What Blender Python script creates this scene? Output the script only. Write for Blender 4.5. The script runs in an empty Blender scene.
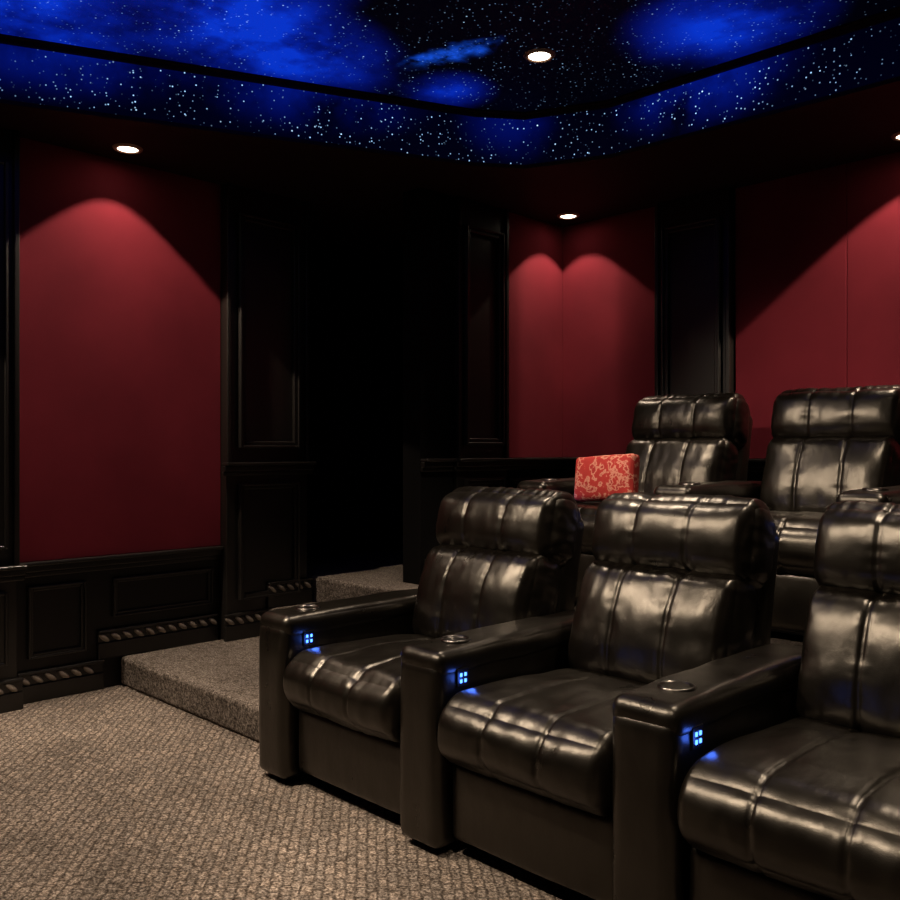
import bpy, bmesh, math
from mathutils import Vector, Matrix, noise, Euler
S = bpy.context.scene
try:
    S.view_settings.view_transform = 'Standard'
except Exception as e:
    print(e)

def col(o):
    S.collection.objects.link(o); return o

# ---------------------------------------------------------------- materials
def mat(name, base=(.5,.5,.5), rough=.5, metal=0, spec=.5, emis=None, estr=0, coat=0, sheen=0):
    m = bpy.data.materials.new(name); m.use_nodes = True
    b = m.node_tree.nodes['Principled BSDF']
    b.inputs['Base Color'].default_value = (*base, 1)
    b.inputs['Roughness'].default_value = rough
    b.inputs['Metallic'].default_value = metal
    b.inputs['Specular IOR Level'].default_value = spec
    b.inputs['Coat Weight'].default_value = coat
    b.inputs['Coat Roughness'].default_value = .2
    b.inputs['Sheen Weight'].default_value = sheen
    if emis:
        b.inputs['Emission Color'].default_value = (*emis, 1)
        b.inputs['Emission Strength'].default_value = estr
    return m

def N(m, t, **kw):
    n = m.node_tree.nodes.new(t)
    for k, v in kw.items(): setattr(n, k, v)
    return n
def L(m, a, b): m.node_tree.links.new(a, b)
def pos(m): return N(m, 'ShaderNodeNewGeometry').outputs['Position']
def math_(m, op, a, b=None, clamp=False):
    n = N(m, 'ShaderNodeMath', operation=op); n.use_clamp = clamp
    for i, v in enumerate((a, b)):
        if v is None: continue
        if isinstance(v, (int, float)): n.inputs[i].default_value = v
        else: L(m, v, n.inputs[i])
    return n.outputs[0]
def noise_(m, vec, scale, detail=3, rough=.5):
    n = N(m, 'ShaderNodeTexNoise'); n.inputs['Scale'].default_value = scale
    n.inputs['Detail'].default_value = detail; n.inputs['Roughness'].default_value = rough
    if vec is not None: L(m, vec, n.inputs['Vector'])
    return n.outputs['Fac']
def ramp_(m, fac, stops):
    n = N(m, 'ShaderNodeValToRGB'); L(m, fac, n.inputs[0])
    e = n.color_ramp.elements
    while len(e) < len(stops): e.new(.5)
    for i, (p, c) in enumerate(stops):
        e[i].position = p; e[i].color = (*c, 1)
    return n.outputs[0]
def bump_(m, h, strength, dist):
    n = N(m, 'ShaderNodeBump'); n.inputs['Strength'].default_value = strength
    n.inputs['Distance'].default_value = dist; L(m, h, n.inputs['Height'])
    L(m, n.outputs[0], m.node_tree.nodes['Principled BSDF'].inputs['Normal'])
def B(m): return m.node_tree.nodes['Principled BSDF']
def mul(m, a, b):
    x = N(m, 'ShaderNodeMix', data_type='RGBA', blend_type='MULTIPLY'); x.inputs[0].default_value = 1
    L(m, a, x.inputs[6]); L(m, b, x.inputs[7]); return x.outputs[2]

M_black = mat('black_satin_paint', (.005,.0042,.004), .42, spec=.4)
p = pos(M_black); f = noise_(M_black, p, 14, 4)
L(M_black, math_(M_black, 'ADD', math_(M_black, 'MULTIPLY', f, .15), .34), B(M_black).inputs['Roughness'])
M_flat = mat('flat_black_paint', (.0035,.003,.003), .8, spec=.1)
M_trim = mat('black_gloss_trim', (.009,.0075,.0065), .36, spec=.6)
M_glint = mat('painted_baseboard_glint', (.26,.22,.18), .35, spec=.6)  # pale colour stands in for gloss highlights on the baseboards
M_red = mat('red_acoustic_fabric', (.2,.03,.036), .95, spec=.1)
p = pos(M_red); f = noise_(M_red, p, 2.2, 4); g = noise_(M_red, p, 260, 2)
L(M_red, ramp_(M_red, f, [(.3,(.140,.0145,.024)),(.7,(.195,.020,.032))]), B(M_red).inputs['Base Color'])
bump_(M_red, g, .3, .002)
M_soffit = mat('dark_ceiling_paint', (.014,.004,.004), .7, spec=.2)

def carpet(name, pattern):
    m = mat(name, (.3,.22,.16), 1, spec=.03)
    p = pos(m)
    n1 = noise_(m, p, 120, 3, .7); n2 = noise_(m, p, 4, 3); n3 = noise_(m, p, 42, 3, .6)
    k = 1 if pattern else .8
    c = ramp_(m, n1, [(.36,(.052*k,.043*k,.037*k)),(.5,(.18*k,.152*k,.131*k)),(.64,(.38*k,.325*k,.282*k))])
    c = mul(m, c, ramp_(m, n2, [(.3,(.82,.82,.82)),(.7,(1.1,1.1,1.1))]))
    c = mul(m, c, ramp_(m, n3, [(.38,(.62,.6,.58)),(.58,(1.1,1.1,1.1))]))
    h = n1
    if pattern:
        nd = N(m, 'ShaderNodeTexNoise'); nd.inputs['Scale'].default_value = 30; L(m, p, nd.inputs['Vector'])
        sc = N(m, 'ShaderNodeVectorMath', operation='SCALE'); L(m, nd.outputs['Color'], sc.inputs[0]); sc.inputs['Scale'].default_value = .024
        ad = N(m, 'ShaderNodeVectorMath', operation='ADD'); L(m, p, ad.inputs[0]); L(m, sc.outputs[0], ad.inputs[1])
        mp = N(m, 'ShaderNodeMapping'); mp.inputs['Rotation'].default_value = (0,0,math.radians(40)); L(m, ad.outputs[0], mp.inputs[0])
        br = N(m, 'ShaderNodeTexBrick'); L(m, mp.outputs[0], br.inputs['Vector'])
        br.inputs['Scale'].default_value = 1; br.inputs['Brick Width'].default_value = .056; br.inputs['Row Height'].default_value = .03
        br.inputs['Mortar Size'].default_value = .007; br.inputs['Mortar Smooth'].default_value = 1
        br.inputs['Color1'].default_value = (1.35,1.3,1.25,1); br.inputs['Color2'].default_value = (.95,.95,.95,1)
        br.inputs['Mortar'].default_value = (.55,.54,.53,1)
        c = mul(m, c, br.outputs[0])
        h = math_(m, 'SUBTRACT', n1, math_(m, 'MULTIPLY', br.outputs['Fac'], .7))
    L(m, c, B(m).inputs['Base Color']); bump_(m, h, .8, .006)
    return m
M_carpet = carpet('patterned_carpet', True)
M_carpet2 = carpet('plain_step_carpet', False)

M_leather = mat('black_leather', (.0055,.0042,.003), .3, spec=.7)
p = pos(M_leather)
v = N(M_leather, 'ShaderNodeTexVoronoi'); v.inputs['Scale'].default_value = 420; L(M_leather, p, v.inputs['Vector'])
mpL = N(M_leather, 'ShaderNodeMapping'); mpL.inputs['Scale'].default_value = (1.4,.8,.8); L(M_leather, p, mpL.inputs[0])
w1 = noise_(M_leather, mpL.outputs[0], 10, 3, .5)
hh = math_(M_leather, 'ADD', math_(M_leather, 'MULTIPLY', v.outputs['Distance'], .05), w1)
L(M_leather, math_(M_leather, 'ADD', math_(M_leather, 'MULTIPLY', w1, .18), .22), B(M_leather).inputs['Roughness'])
bump_(M_leather, hh, .36, .009)
L(M_leather, ramp_(M_leather, w1, [(.3,(.0028,.0021,.0015)),(.7,(.0045,.0034,.0022))]), B(M_leather).inputs['Base Color'])
B(M_leather).inputs['Specular Tint'].default_value = (1,.93,.82,1)
M_chrome = mat('dark_steel', (.12,.11,.10), .28, 1)
M_cup = mat('cup_liner', (.006,.006,.006), .3)
M_plastic = mat('black_plastic', (.006,.006,.007), .3)
M_blue = mat('blue_led', (.02,.05,.3), .4, emis=(.06,.2,1), estr=5)
M_lens = mat('lamp_lens', (1,.95,.85), .4, emis=(1,.86,.66), estr=10)
M_ring = mat('lamp_trim_ring', (.35,.22,.16), .4)
M_curtain = mat('black_velvet', (.006,.007,.012), .9, spec=.15)

def blobs(m, p, lst):
    tot = None
    for (c, r, s) in lst:
        sub = N(m, 'ShaderNodeVectorMath', operation='SUBTRACT'); L(m, p, sub.inputs[0]); sub.inputs[1].default_value = c
        sc = N(m, 'ShaderNodeVectorMath', operation='DIVIDE'); L(m, sub.outputs[0], sc.inputs[0]); sc.inputs[1].default_value = r
        ln = N(m, 'ShaderNodeVectorMath', operation='LENGTH'); L(m, sc.outputs[0], ln.inputs[0])
        mr = N(m, 'ShaderNodeMapRange', interpolation_type='SMOOTHSTEP'); L(m, ln.outputs['Value'], mr.inputs[0])
        mr.inputs[1].default_value = 1; mr.inputs[2].default_value = 0; mr.inputs[3].default_value = 0; mr.inputs[4].default_value = s
        tot = mr.outputs[0] if tot is None else math_(m, 'ADD', tot, mr.outputs[0])
    return tot
def vscale(m, c, k):
    q = N(m, 'ShaderNodeVectorMath', operation='SCALE'); q.inputs[0].default_value = c; L(m, k, q.inputs['Scale']); return q.outputs[0]
def vadd(m,a,b):
    n = N(m,'ShaderNodeVectorMath',operation='ADD'); L(m,a,n.inputs[0]); L(m,b,n.inputs[1]); return n.outputs[0]
def stars(m, p, scale, thr, s, c, mask=None, pw=2.5):
    v = N(m, 'ShaderNodeTexVoronoi'); v.inputs['Scale'].default_value = scale; L(m, p, v.inputs['Vector'])
    mr = N(m, 'ShaderNodeMapRange'); L(m, v.outputs['Distance'], mr.inputs[0])
    mr.inputs[1].default_value = thr; mr.inputs[2].default_value = thr*.3; mr.inputs[3].default_value = 0; mr.inputs[4].default_value = s
    sx = N(m, 'ShaderNodeSeparateXYZ'); L(m, v.outputs['Color'], sx.inputs[0])
    k = math_(m, 'MULTIPLY', mr.outputs[0], math_(m, 'POWER', sx.outputs[0], pw))
    if mask is not None: k = math_(m, 'MULTIPLY', k, mask)
    return vscale(m, c, k)
def starmat(name, lst, floor_, dens, streak=False, k=1.0, lo=.25, mask=True):
    m = mat(name, (.004,.004,.006), .6, spec=.15)
    p = pos(m)
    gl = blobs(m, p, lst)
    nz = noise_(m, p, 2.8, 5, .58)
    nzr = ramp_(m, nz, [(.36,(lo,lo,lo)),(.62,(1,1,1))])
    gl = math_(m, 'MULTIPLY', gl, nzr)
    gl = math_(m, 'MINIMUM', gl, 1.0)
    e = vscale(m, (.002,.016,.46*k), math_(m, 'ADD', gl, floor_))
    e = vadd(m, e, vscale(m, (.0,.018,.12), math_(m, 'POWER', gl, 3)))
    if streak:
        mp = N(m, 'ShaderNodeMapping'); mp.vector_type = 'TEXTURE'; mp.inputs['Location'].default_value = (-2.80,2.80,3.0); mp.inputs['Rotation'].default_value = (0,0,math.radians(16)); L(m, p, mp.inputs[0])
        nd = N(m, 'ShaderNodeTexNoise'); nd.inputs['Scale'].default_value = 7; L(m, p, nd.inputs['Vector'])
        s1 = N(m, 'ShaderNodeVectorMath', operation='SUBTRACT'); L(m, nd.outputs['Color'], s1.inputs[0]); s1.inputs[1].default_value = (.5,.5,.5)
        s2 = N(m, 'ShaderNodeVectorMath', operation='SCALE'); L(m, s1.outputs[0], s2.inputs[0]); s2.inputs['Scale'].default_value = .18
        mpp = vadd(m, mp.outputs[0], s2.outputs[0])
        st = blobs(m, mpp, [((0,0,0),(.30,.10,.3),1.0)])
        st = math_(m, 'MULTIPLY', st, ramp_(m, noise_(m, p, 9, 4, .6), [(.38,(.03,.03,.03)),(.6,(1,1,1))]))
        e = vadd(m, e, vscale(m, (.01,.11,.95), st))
    mk = ramp_(m, noise_(m, p, 3.4, 3), [(.42,(.18,.18,.18)),(.58,(1,1,1))])
    e = vadd(m, e, stars(m, p, 48, .2, 1.6*dens, (.35,.62,1), mk))
    e = vadd(m, e, stars(m, p, 22, .10, 2.2*dens, (.45,.7,1), mk))
    L(m, e, B(m).inputs['Emission Color']); B(m).inputs['Emission Strength'].default_value = 1
    return m
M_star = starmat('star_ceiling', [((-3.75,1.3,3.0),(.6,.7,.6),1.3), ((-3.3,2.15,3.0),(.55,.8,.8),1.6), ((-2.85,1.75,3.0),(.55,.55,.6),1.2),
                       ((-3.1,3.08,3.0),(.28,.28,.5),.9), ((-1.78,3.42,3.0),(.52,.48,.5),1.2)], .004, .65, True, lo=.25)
M_fascia = starmat('star_fascia', [((-3.95,1.5,2.98),(.75,.75,.26),.42), ((-3.5,2.5,2.98),(.75,.75,.26),.36), ((-3.05,3.5,2.95),(.35,.35,.25),.22),((-2.1,3.8,2.97),(.6,.4,.28),.55)], .009, 1.6, lo=.05)

M_pillow = mat('red_patterned_cloth', (.5,.03,.02), .8)
p = N(M_pillow,'ShaderNodeTexCoord').outputs['Object']
f = noise_(M_pillow, p, 34, 2, .5)
L(M_pillow, ramp_(M_pillow, f, [(.38,(.38,.02,.016)),(.50,(.42,.025,.02)),(.54,(.60,.24,.17)),(.60,(.55,.20,.14)),(.65,(.35,.015,.014))]), B(M_pillow).inputs['Base Color'])

# ---------------------------------------------------------------- mesh helpers
def finish(bm, name, m, parent=None, bevel=0, smooth=False, seg=2):
    me = bpy.data.meshes.new(name); bm.normal_update(); bm.to_mesh(me); bm.free()
    o = col(bpy.data.objects.new(name, me)); me.materials.append(m)
    if smooth:
        for pl in me.polygons: pl.use_smooth = True
    if bevel:
        b = o.modifiers.new('bevel', 'BEVEL'); b.width = bevel; b.segments = seg; b.limit_method = 'ANGLE'
    if parent: o.parent = parent
    return o
def addbox(bm, x0,x1,y0,y1,z0,z1):
    r = bmesh.ops.create_cube(bm, size=1)
    for v in r['verts']:
        v.co = Vector(((x0+x1)/2+v.co.x*(x1-x0), (y0+y1)/2+v.co.y*(y1-y0), (z0+z1)/2+v.co.z*(z1-z0)))
def box(name, x0,x1,y0,y1,z0,z1, m, parent=None, bevel=0, seg=2):
    bm = bmesh.new(); addbox(bm, x0,x1,y0,y1,z0,z1); return finish(bm, name, m, parent, bevel, seg=seg)
def empty(name, loc=(0,0,0)):
    o = col(bpy.data.objects.new(name, None)); o.location = loc; o.empty_display_size=.1; return o

def wbox(bm, side, P, a0,a1,z0,z1,d0,d1):
    if side == 'L': addbox(bm, P+d0, P+d1, a0,a1,z0,z1)
    else: addbox(bm, a0,a1, P-d1, P-d0, z0,z1)
def frame(bm, side, P, a0,a1,z0,z1,d=0, w=.035, t=.022):
    for (A0,A1,Z0,Z1) in ((a0,a0+w,z0,z1),(a1-w,a1,z0,z1),(a0+w,a1-w,z0,z0+w),(a0+w,a1-w,z1-w,z1)):
        wbox(bm, side, P, A0,A1,Z0,Z1,d,d+t)
    W=w*.42
    for (A0,A1,Z0,Z1) in ((a0,a0+W,z0,z1),(a1-W,a1,z0,z1),(a0+W,a1-W,z0,z0+W),(a0+W,a1-W,z1-W,z1)):
        wbox(bm, side, P, A0,A1,Z0,Z1,d+t,d+t+.012)
def rail(bm, side, P, a0,a1,z,d=0):
    wbox(bm, side, P, a0,a1,z-.075,z-.05,d,d+.018)
    wbox(bm, side, P, a0,a1,z-.05,z-.018,d,d+.034)
    wbox(bm, side, P, a0,a1,z-.018,z,d,d+.058)
def base(bm, side, P, a0,a1,z,d=0):
    wbox(bm, side, P, a0,a1,z,z+.085,d,d+.022)
    wbox(bm, side, P, a0,a1,z+.085,z+.135,d,d+.016)
    wbox(bm, side, P, a0,a1,z+.135,z+.15,d,d+.03)
def pilaster(name, side, P, a0,a1,zf,zr,ztop,d=.08, fi=.05):
    bm = bmesh.new()
    wbox(bm, side, P, a0,a1,zf,ztop,0,d)
    frame(bm, side, P, a0+fi,a1-fi,zr+.08,ztop-.16,d,.04)
    frame(bm, side, P, a0+fi,a1-fi,zf+.22,zr-.12,d,.035)
    rail(bm, side, P, a0-.03,a1+.03,zr,d)
    wbox(bm, side, P, a0-.005,a0+.022,zr,ztop,d,d+.02)
    wbox(bm, side, P, a1-.022,a1+.005,zr,ztop,d,d+.02)
    return finish(bm, name, M_trim, bevel=.008, seg=3)

# ---------------------------------------------------------------- room
XL, XV, XR, YB, YF = -4.45, -5.2, 1.6, 4.74, -3.2
XC, YO, YW = -3.67, 3.2, 3.43
ZS, ZT = 2.72, 3.0
box('floor', XV-.1, XR, YF, YB, -.1, 0, M_carpet)
box('wall_left', XL-.1, XL, YF, YO, 0, ZT, M_black)
box('wall_back', XV, XR, YB, YB+.1, 0, ZT, M_black)
box('wall_right', XR, XR+.1, YF, YB, 0, ZT, M_black)
box('wall_front', XL, XR, YF-.1, YF, 0, ZT, M_black)
box('wall_vestibule', XV-.1, XV, YO, YB, 0, ZT, M_black)
box('wall_vestibule_return', XV, XL-.1, YO-.1, YO, 0, ZT, M_black)
box('wall_corner_wing', XC-.15, XC, YW, YB, .45, ZS, M_flat, bevel=.004)
box('ceiling', XV-.1, XR, YF, YB, ZT, ZT+.1, M_star)
hole = [(-4.2,.95),(-3.18,3.36),(-3.02,3.58),(-2.6,3.76),(.7,3.86),(.7,-2.4),(-4.2,-2.4)]
bm = bmesh.new()
outer = [(XV,YF),(XR,YF),(XR,YB),(XV,YB)]
es = []
for loop in (outer, hole):
    vs = [bm.verts.new((x,y,ZS)) for x,y in loop]
    for i in range(len(vs)): es.append(bm.edges.new((vs[i], vs[(i+1)%len(vs)])))
bmesh.ops.triangle_fill(bm, use_beauty=True, edges=es)
finish(bm, 'ceiling_soffit', M_soffit)
def loopband(name, pts_z, m):
    n=len(hole); cen=Vector((sum(h[0] for h in hole)/n, sum(h[1] for h in hole)/n))
    def off(k):
        out=[]
        for i in range(n):
            a,b,c=Vector(hole[i-1]),Vector(hole[i]),Vector(hole[(i+1)%n])
            n1=Vector(((b-a).y,-(b-a).x)).normalized(); n2=Vector(((c-b).y,-(c-b).x)).normalized()
            if n1.dot(cen-b)<0: n1=-n1
            if n2.dot(cen-b)<0: n2=-n2
            q=(n1+n2).normalized(); out.append(b+q*k/max(.3,q.dot(n1)))
        return out
    bm=bmesh.new(); R=[[bm.verts.new((q.x,q.y,z)) for q in off(k)] for (k,z) in pts_z]
    for j in range(len(R)-1):
        for i in range(n): bm.faces.new((R[j][i],R[j][(i+1)%n],R[j+1][(i+1)%n],R[j+1][i]))
    return finish(bm,name,m)
loopband('ceiling_tray_fascia', [(0,ZS),(0,ZT)], M_fascia)
loopband('trim_tray_crown', [(0,ZT-.03),(.015,ZT-.028),(.02,ZT-.012),(.03,ZT-.008),(.03,ZT)], M_soffit)
loopband('trim_tray_lip', [(0,ZS+.012),(.01,ZS+.008),(.01,ZS-.01),(-.03,ZS-.01),(-.03,ZS)], M_soffit)

def carpetbox(name,*a): return box(name,*a, M_carpet2, bevel=.022, seg=4)
carpetbox('carpeted_step', XL+.002, -2.93, 2.02, 2.86, 0, .15)
carpetbox('carpeted_step', XL+.002, -2.93, 2.86, 3.20, 0, .30)
carpetbox('riser_platform', XV+.003, XR-.003, 3.201, YB-.003, 0, .45)

pilaster('trim_pilaster_1', 'L', XL, .95, 1.49, 0, .68, ZS, .08)
pilaster('trim_pilaster_2', 'L', XL, 2.60, 3.15, .15, 1.15, ZS, .08, .07)
pilaster('trim_pilaster_3', 'L', XC, 3.70, 4.14, .45, 1.17, ZS, .03)
pilaster('trim_pilaster_4', 'B', YB, -2.9, -2.42, .45, 1.17, ZS, .06)
pilaster('trim_pilaster_5', 'B', YB, -.45, .05, .45, 1.17, ZS, .06)
def panel(name, side, P, a0,a1,z0,z1):
    bm = bmesh.new(); wbox(bm, side, P, a0,a1,z0,z1,0,.02); return finish(bm, name, M_red, bevel=.004)
panel('wall_panel_left','L',XL,1.50,2.60,.68,ZS)
panel('wall_panel_left_front','L',XL,-.3,.94,.68,ZS)
panel('wall_panel_corner_left','L',XC,4.15,YB,1.17,ZS)
panel('wall_panel_corner_back','B',YB,XC+.02,-2.91,1.17,ZS)
panel('wall_panel_back','B',YB,-2.41,-1.788,1.17,ZS)
panel('wall_panel_back_right','B',YB,-1.786,-.47,1.17,ZS)
bm = bmesh.new(); rail(bm,'L',XL,-3.1,.95,.68); rail(bm,'L',XL,1.5,2.60,.68)
rail(bm,'L',XC,YW,YB,1.17); rail(bm,'B',YB,XC,-2.9,1.17); rail(bm,'B',YB,-2.42,-.45,1.17)
finish(bm,'trim_chair_rail',M_trim,bevel=.005)
bm = bmesh.new(); frame(bm,'L',XL,1.56,1.84,.21,.56,w=.025,t=.014); frame(bm,'L',XL,1.98,2.55,.36,.56,w=.025,t=.014); frame(bm,'L',XL,.0,.9,.21,.56)
frame(bm,'L',XC,4.2,4.66,.68,1.04); frame(bm,'B',YB,XC+.08,-2.98,.68,1.04); frame(bm,'B',YB,-2.3,-.55,.68,1.04)
finish(bm,'trim_wainscot_frames',M_trim,bevel=.004)
segs=[(-3.1,.93,0,0),(.93,1.51,0,.08),(1.51,1.93,0,0),(1.90,2.58,.15,0),(2.58,2.86,.15,.08),(2.86,3.17,.30,.08)]
bm = bmesh.new()
for (a0,a1,z,d) in segs: base(bm,'L',XL,a0,a1,z,d)
finish(bm,'baseboard_left',M_trim,bevel=.005)
bm = bmesh.new()  # added slanted dashes imitating the striped highlights along the baseboard tops
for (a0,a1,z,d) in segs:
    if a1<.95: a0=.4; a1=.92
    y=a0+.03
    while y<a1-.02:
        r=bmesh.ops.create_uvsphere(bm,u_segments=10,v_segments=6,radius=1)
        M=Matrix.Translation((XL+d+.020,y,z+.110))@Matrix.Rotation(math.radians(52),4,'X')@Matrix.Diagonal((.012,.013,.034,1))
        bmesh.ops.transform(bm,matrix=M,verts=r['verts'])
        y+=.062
finish(bm,'trim_glint_dashes',M_glint,smooth=True)
bm = bmesh.new(); base(bm,'L',XC,YW,YB,.45,.03); base(bm,'B',YB,XC,XR,.45)
finish(bm,'baseboard_back',M_trim,bevel=.005)
bm = bmesh.new()
for y0,y1 in ((3.32,3.40),(4.56,4.64)): addbox(bm, XV, XV+.04, y0,y1,.45,2.2)
seg=16
for i in range(seg):
    a=math.pi*i/seg; b=math.pi*(i+1)/seg
    q=[]
    for (ang,r) in ((a,.58),(b,.58),(b,.66),(a,.66)):
        q.append((3.98+math.cos(ang)*r, 2.2+math.sin(ang)*r*.55))
    v0=[bm.verts.new((XV,y,z)) for y,z in q]; v1=[bm.verts.new((XV+.04,y,z)) for y,z in q]
    bm.faces.new(v1); bm.faces.new(v0[::-1])
    for k in range(4): bm.faces.new((v0[k],v0[(k+1)%4],v1[(k+1)%4],v1[k]))
finish(bm,'trim_door_casing_arch',M_trim)
bm = bmesh.new(); nx=150; rows=[]
for j,z in enumerate((.46,.9,1.5,2.1,2.45)):
    row=[]
    for i in range(nx+1):
        y=3.42+(4.54-3.42)*i/nx
        row.append(bm.verts.new((XV+.09+.025*math.sin(i*.62)+.012*math.sin(i*.27+j*.3), y, z)))
    rows.append(row)
for j in range(4):
    for i in range(nx): bm.faces.new((rows[j][i],rows[j][i+1],rows[j+1][i+1],rows[j+1][i]))
finish(bm,'door_curtain',M_curtain,smooth=True)

# ---------------------------------------------------------------- cushions
def cushion(name, w,d,h, c, m, parent, rx=0, seams=(), r=.05, rX=None, puff=(0,.02,.015), n=(60,16,20), sd=.007, wr=.004, sw=.006, seed=0, pleat=0):
    bm = bmesh.new()
    rm = lambda u: u*(1.35-.35*u*u)
    def grid(nu,nv,fn):
        g=[[bm.verts.new(fn(rm(-1+2*i/nu), rm(-1+2*j/nv))) for j in range(nv+1)] for i in range(nu+1)]
        for i in range(nu):
            for j in range(nv): bm.faces.new((g[i][j],g[i+1][j],g[i+1][j+1],g[i][j+1]))
    X,Y,Z=n
    grid(X,Z,lambda a,b:(a,-1,b)); grid(X,Z,lambda a,b:(-a,1,b))
    grid(X,Y,lambda a,b:(a,b,1)); grid(X,Y,lambda a,b:(-a,b,-1))
    grid(Y,Z,lambda a,b:(1,a,b)); grid(Y,Z,lambda a,b:(-1,-a,b))
    bmesh.ops.remove_doubles(bm, verts=bm.verts, dist=1e-5)
    hx,hy,hz=w/2,d/2,h/2
    r=min(r,hx*.98,hy*.98,hz*.98); rX=rX or r
    for v in bm.verts:
        u,q,t=v.co
        P=Vector((u*hx,q*hy,t*hz))
        C=Vector((max(-hx+rX,min(hx-rX,P.x)),max(-hy+r,min(hy-r,P.y)),max(-hz+r,min(hz-r,P.z))))
        D=P-C
        D=Vector((D.x/rX,D.y/r,D.z/r))
        if D.length>1e-9: D.normalize()
        P=C+Vector((D.x*rX,D.y*r,D.z*r))
        P.x+=u*puff[0]*(1-q**2)*(1-t**2)
        P.y+=q*puff[1]*(1-u**6)*(1-t**2)
        P.z+=t*puff[2]*(1-u**6)*(1-q**2)
        ns=1
        for s in seams:
            dx=P.x-s
            g=math.exp(-(dx/sw)**2)+.30*math.exp(-(dx/(sw*4))**2)
            P-=D*sd*g
            P-=D*.003*math.exp(-(dx/.03)**2)*noise.noise(Vector((seed+s*9,P.y*45,P.z*45)))
            ns+=1.0*math.exp(-(dx/.035)**2)
        if pleat:
            e=abs(t)**3 if h<d*3 else abs(t)**4
            P-=D*pleat*e*(.5+.5*noise.noise(Vector((P.x*38+seed,seed*2,P.z*5))))
            eu=abs(u)**6
            P-=D*pleat*.8*eu*(.5+.5*noise.noise(Vector((seed,P.y*20,P.z*34+seed))))
        a=noise.noise(Vector((P.x*5+seed*3.1,P.y*7,P.z*9+seed)))
        b=noise.noise(Vector((P.x*24+seed,P.y*9+5,P.z*13)))
        P+=D*(a*wr*1.5+b*wr*.4*ns)
        v.co=P
    bmesh.ops.recalc_face_normals(bm, faces=bm.faces)
    o=finish(bm,name,m,parent,smooth=True)
    o.location=c; o.rotation_euler=(rx,0,0)
    return o

def ringdish(name, c, r, parent):
    prof=[(r*.80,.001),(r*.84,.003),(r*.93,.007),(r,.008),(r*1.08,.006),(r*1.12,.0)]
    bm=bmesh.new(); K=40; R=[]
    for (rr,z) in prof: R.append([bm.verts.new((rr*math.cos(2*math.pi*k/K),rr*math.sin(2*math.pi*k/K),z)) for k in range(K)])
    for j in range(len(R)-1):
        for k in range(K): bm.faces.new((R[j][k],R[j+1][k],R[j+1][(k+1)%K],R[j][(k+1)%K]))
    o=finish(bm,name,M_chrome,parent,smooth=True); o.location=c
    bm=bmesh.new(); bmesh.ops.create_circle(bm,cap_ends=True,segments=K,radius=r*.83)
    o=finish(bm,name+'_liner',M_cup,parent); o.location=(c[0],c[1],c[2]+.002)

AW=.18; PITCH=.79
def arm(parent, x, seed, tag):
    cushion('arm_body_'+tag, AW,.92,.56,(x,.46,.02+.28),M_leather,parent,r=.03,puff=(.003,.006,0),n=(10,30,24),wr=.0015,seed=seed)
    cushion('arm_pad_'+tag, AW+.01,.90,.085,(x,.455,.57),M_leather,parent,r=.034,puff=(0,0,.008),n=(20,50,12),wr=.003,seed=seed+7)
    ringdish('cup_holder_'+tag,(x,.17,.616),.044,parent)
def controls(parent, x, tag):
    px=x+AW/2+.004
    bm=bmesh.new(); addbox(bm,px-.004,px+.003,.08,.13,.50,.555); finish(bm,'control_plate_'+tag,M_plastic,parent,bevel=.002)
    bm=bmesh.new()
    for yy in (.091,.110):
        for zz in (.512,.531): addbox(bm,px+.003,px+.0055,yy,yy+.008,zz,zz+.010)
    finish(bm,'control_buttons_'+tag,M_blue,parent)
    l=bpy.data.lights.new('button_glow','POINT'); l.energy=.08; l.color=(.06,.17,1); l.shadow_soft_size=.015
    o=col(bpy.data.objects.new('button_glow_'+tag,l)); o.parent=parent; o.location=(px+.03,.11,.52)

def recliner(x, y, z, seed, last=False, rot=0):
    E=empty('theater_recliner',(x,y,z)); E.rotation_euler=(0,0,rot)
    W=PITCH-AW-.006; cx=PITCH/2
    arm(E,0,seed,'left')
    controls(E,0,'left')
    if last: arm(E,PITCH,seed+3,'right')
    bm=bmesh.new(); addbox(bm,AW/2,PITCH-AW/2,.10,.88,.03,.30); finish(bm,'base_frame',M_plastic,E,bevel=.01)
    cushion('footrest_panel',W,.09,.245,(cx,.095,.045+.125),M_leather,E,r=.025,puff=(0,.008,0),n=(50,8,18),wr=.0015,seed=seed+1)
    sm=(-.10,.10)
    cushion('seat_cushion',W+.004,.70,.205,(cx,.325,.38),M_leather,E,rx=math.radians(-2.5),seams=sm,r=.09,rX=.045,puff=(0,.014,.024),n=(120,60,24),sd=.006,wr=.0045,seed=seed+2)
    cushion('lumbar_cushion',W-.005,.20,.44,(cx,.735,.62),M_leather,E,rx=math.radians(-18),seams=sm,r=.08,rX=.045,puff=(0,.05,.0),n=(120,16,54),sd=.006,wr=.0045,seed=seed+4,pleat=.011)
    cushion('headrest_cushion',W+.02,.215,.30,(cx,.865,.915),M_leather,E,rx=math.radians(-12),seams=sm,r=.095,rX=.05,puff=(.006,.045,.006),n=(120,24,46),sd=.005,wr=.004,seed=seed+5,pleat=.009)
    cushion('back_shell',W-.02,.13,.72,(cx,.90,.62),M_leather,E,rx=math.radians(-11),r=.05,puff=(0,.015,0),n=(30,8,26),wr=.002,seed=seed+6)
    bm=bmesh.new()
    for fx in (0,PITCH if last else .7):
        for fy in (.08,.84): addbox(bm,fx-.03,fx+.03,fy-.03,fy+.03,0,.04)
    finish(bm,'feet',M_plastic,E)
    return E
X0=-2.755
for k in range(3):
    recliner(X0+k*PITCH,1.82,0,k*11.3,last=(k==2))
XR0=-2.81
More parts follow.
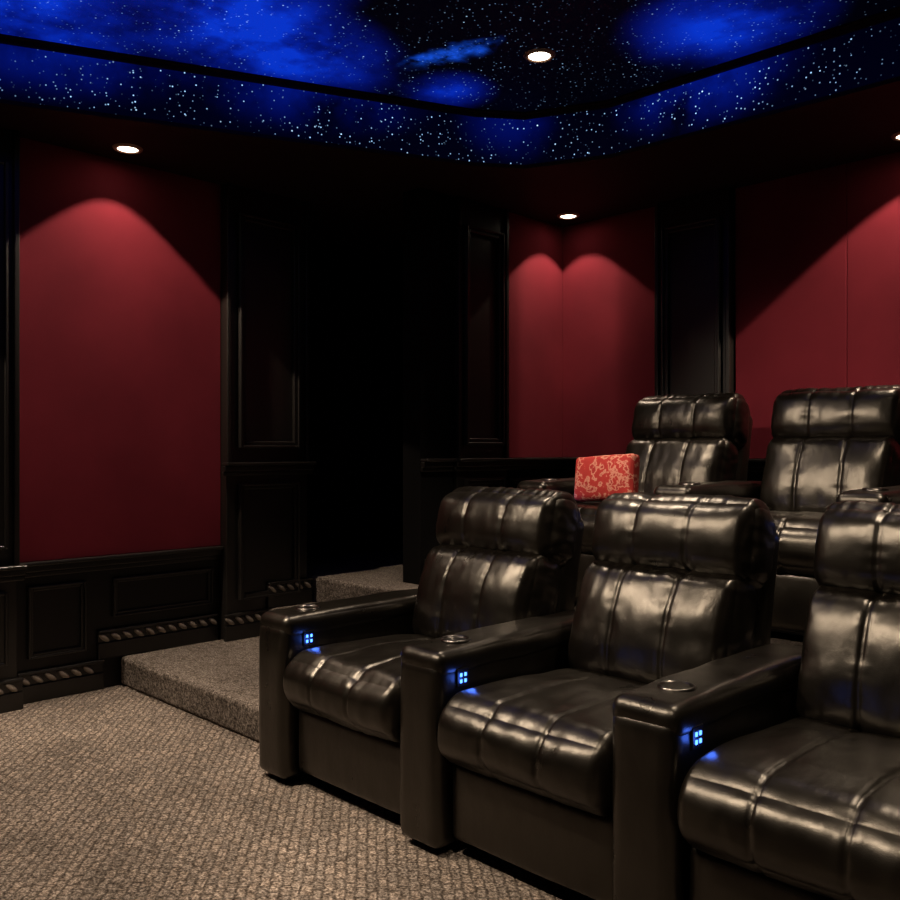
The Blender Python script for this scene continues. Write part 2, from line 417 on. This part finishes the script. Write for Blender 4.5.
for k in range(3):
    recliner(XR0+k*PITCH,3.36,.45,50+k*9.7,last=(k==2))

pl=cushion('throw_pillow',.34,.07,.215,(-2.475,3.545,.45+.505+.13),M_pillow,None,r=.02,puff=(0,.018,.0),n=(30,8,22),wr=.002,seed=3)
pl.rotation_euler=(math.radians(-10),math.radians(-4),math.radians(0))

# ---------------------------------------------------------------- downlights
def downlight(x,y,z,energy,half,blend=.08,wash=None,color=(1,.80,.60),r=.06,radius=.03,aim=None):
    E=empty('recessed_downlight',(x,y,z))
    K=40; bm=bmesh.new(); R=[]
    for (rr,zz) in ((r*.80,.0),(r*.86,-.010),(r*1.12,-.008),(r*1.2,.0)):
        R.append([bm.verts.new((rr*math.cos(2*math.pi*k/K),rr*math.sin(2*math.pi*k/K),zz)) for k in range(K)])
    for j in range(3):
        for k in range(K): bm.faces.new((R[j][k],R[j+1][k],R[j+1][(k+1)%K],R[j][(k+1)%K]))
    finish(bm,'trim_ring',M_ring,E,smooth=True)
    bm=bmesh.new(); bmesh.ops.create_circle(bm,cap_ends=True,segments=K,radius=r*.84)
    o=finish(bm,'lens',M_lens,E); o.location=(0,0,-.004)
    l=bpy.data.lights.new('lamp','SPOT'); l.energy=energy; l.color=color; l.spot_size=math.radians(half*2); l.spot_blend=blend; l.shadow_soft_size=radius
    o=col(bpy.data.objects.new('lamp',l)); o.parent=E; o.location=(0,0,-.02-radius*.9)
    if aim:
        o.rotation_euler=(Vector(aim)-Vector((x,y,z))).to_track_quat('-Z','Y').to_euler()
    if wash:
        l.use_nodes=True; nt=l.node_tree
        em=nt.nodes.get('Emission')
        tc=nt.nodes.new('ShaderNodeTexCoord'); sp=nt.nodes.new('ShaderNodeSeparateXYZ'); nt.links.new(tc.outputs['Normal'],sp.inputs[0])
        def mm(op,a,b=0):
            n=nt.nodes.new('ShaderNodeMath'); n.operation=op
            for i,v in enumerate((a,b)):
                if isinstance(v,(int,float)): n.inputs[i].default_value=v
                else: nt.links.new(v,n.inputs[i])
            return n.outputs[0]
        ax=mm('ABSOLUTE',sp.outputs[0]); ay=mm('ABSOLUTE',sp.outputs[1])
        a={'x':ax,'y':ay,'xy':mm('MAXIMUM',ax,ay)}[wash]
        a=mm('MAXIMUM',a,.12)
        nt.links.new(mm('POWER',a,-1.4),em.inputs['Strength'])
    return E
downlight(-4.225,1.96,ZS,7.6,47.5,blend=.05,wash='x',radius=.018)
downlight(-3.445,4.515,ZS,7.2,47.5,blend=.05,wash='xy',radius=.018)
downlight(-1.42,4.50,ZS,8.0,51.5,blend=.05,wash='y',radius=.018)
downlight(-4.225,.3,ZS,7.6,47.5,blend=.05,wash='x',radius=.018)
downlight(-2.52,3.09,ZT,130,38,blend=.5,radius=.06)
downlight(-.9,3.05,ZT,110,38,blend=.5,radius=.06)
downlight(-3.05,1.0,ZT,370,31,blend=.7,radius=.06)
downlight(-3.35,.35,ZT,240,32,blend=.5,radius=.06,aim=(-1.9,2.75,.85))
downlight(-1.95,.35,ZT,200,32,blend=.5,radius=.06,aim=(-1.1,2.6,.7))
downlight(-.5,.75,ZT,100,38,blend=.5,radius=.05)

W=bpy.data.worlds.new('world'); S.world=W; W.use_nodes=True
W.node_tree.nodes['Background'].inputs[0].default_value=(.02,.015,.012,1); W.node_tree.nodes['Background'].inputs[1].default_value=.3

cd=bpy.data.cameras.new('camera'); cd.sensor_width=36; cd.lens=35.2; cd.clip_start=.02
c=col(bpy.data.objects.new('camera',cd)); c.location=(0,0,1.22); c.rotation_euler=(math.radians(90),0,math.radians(45))
S.camera=c
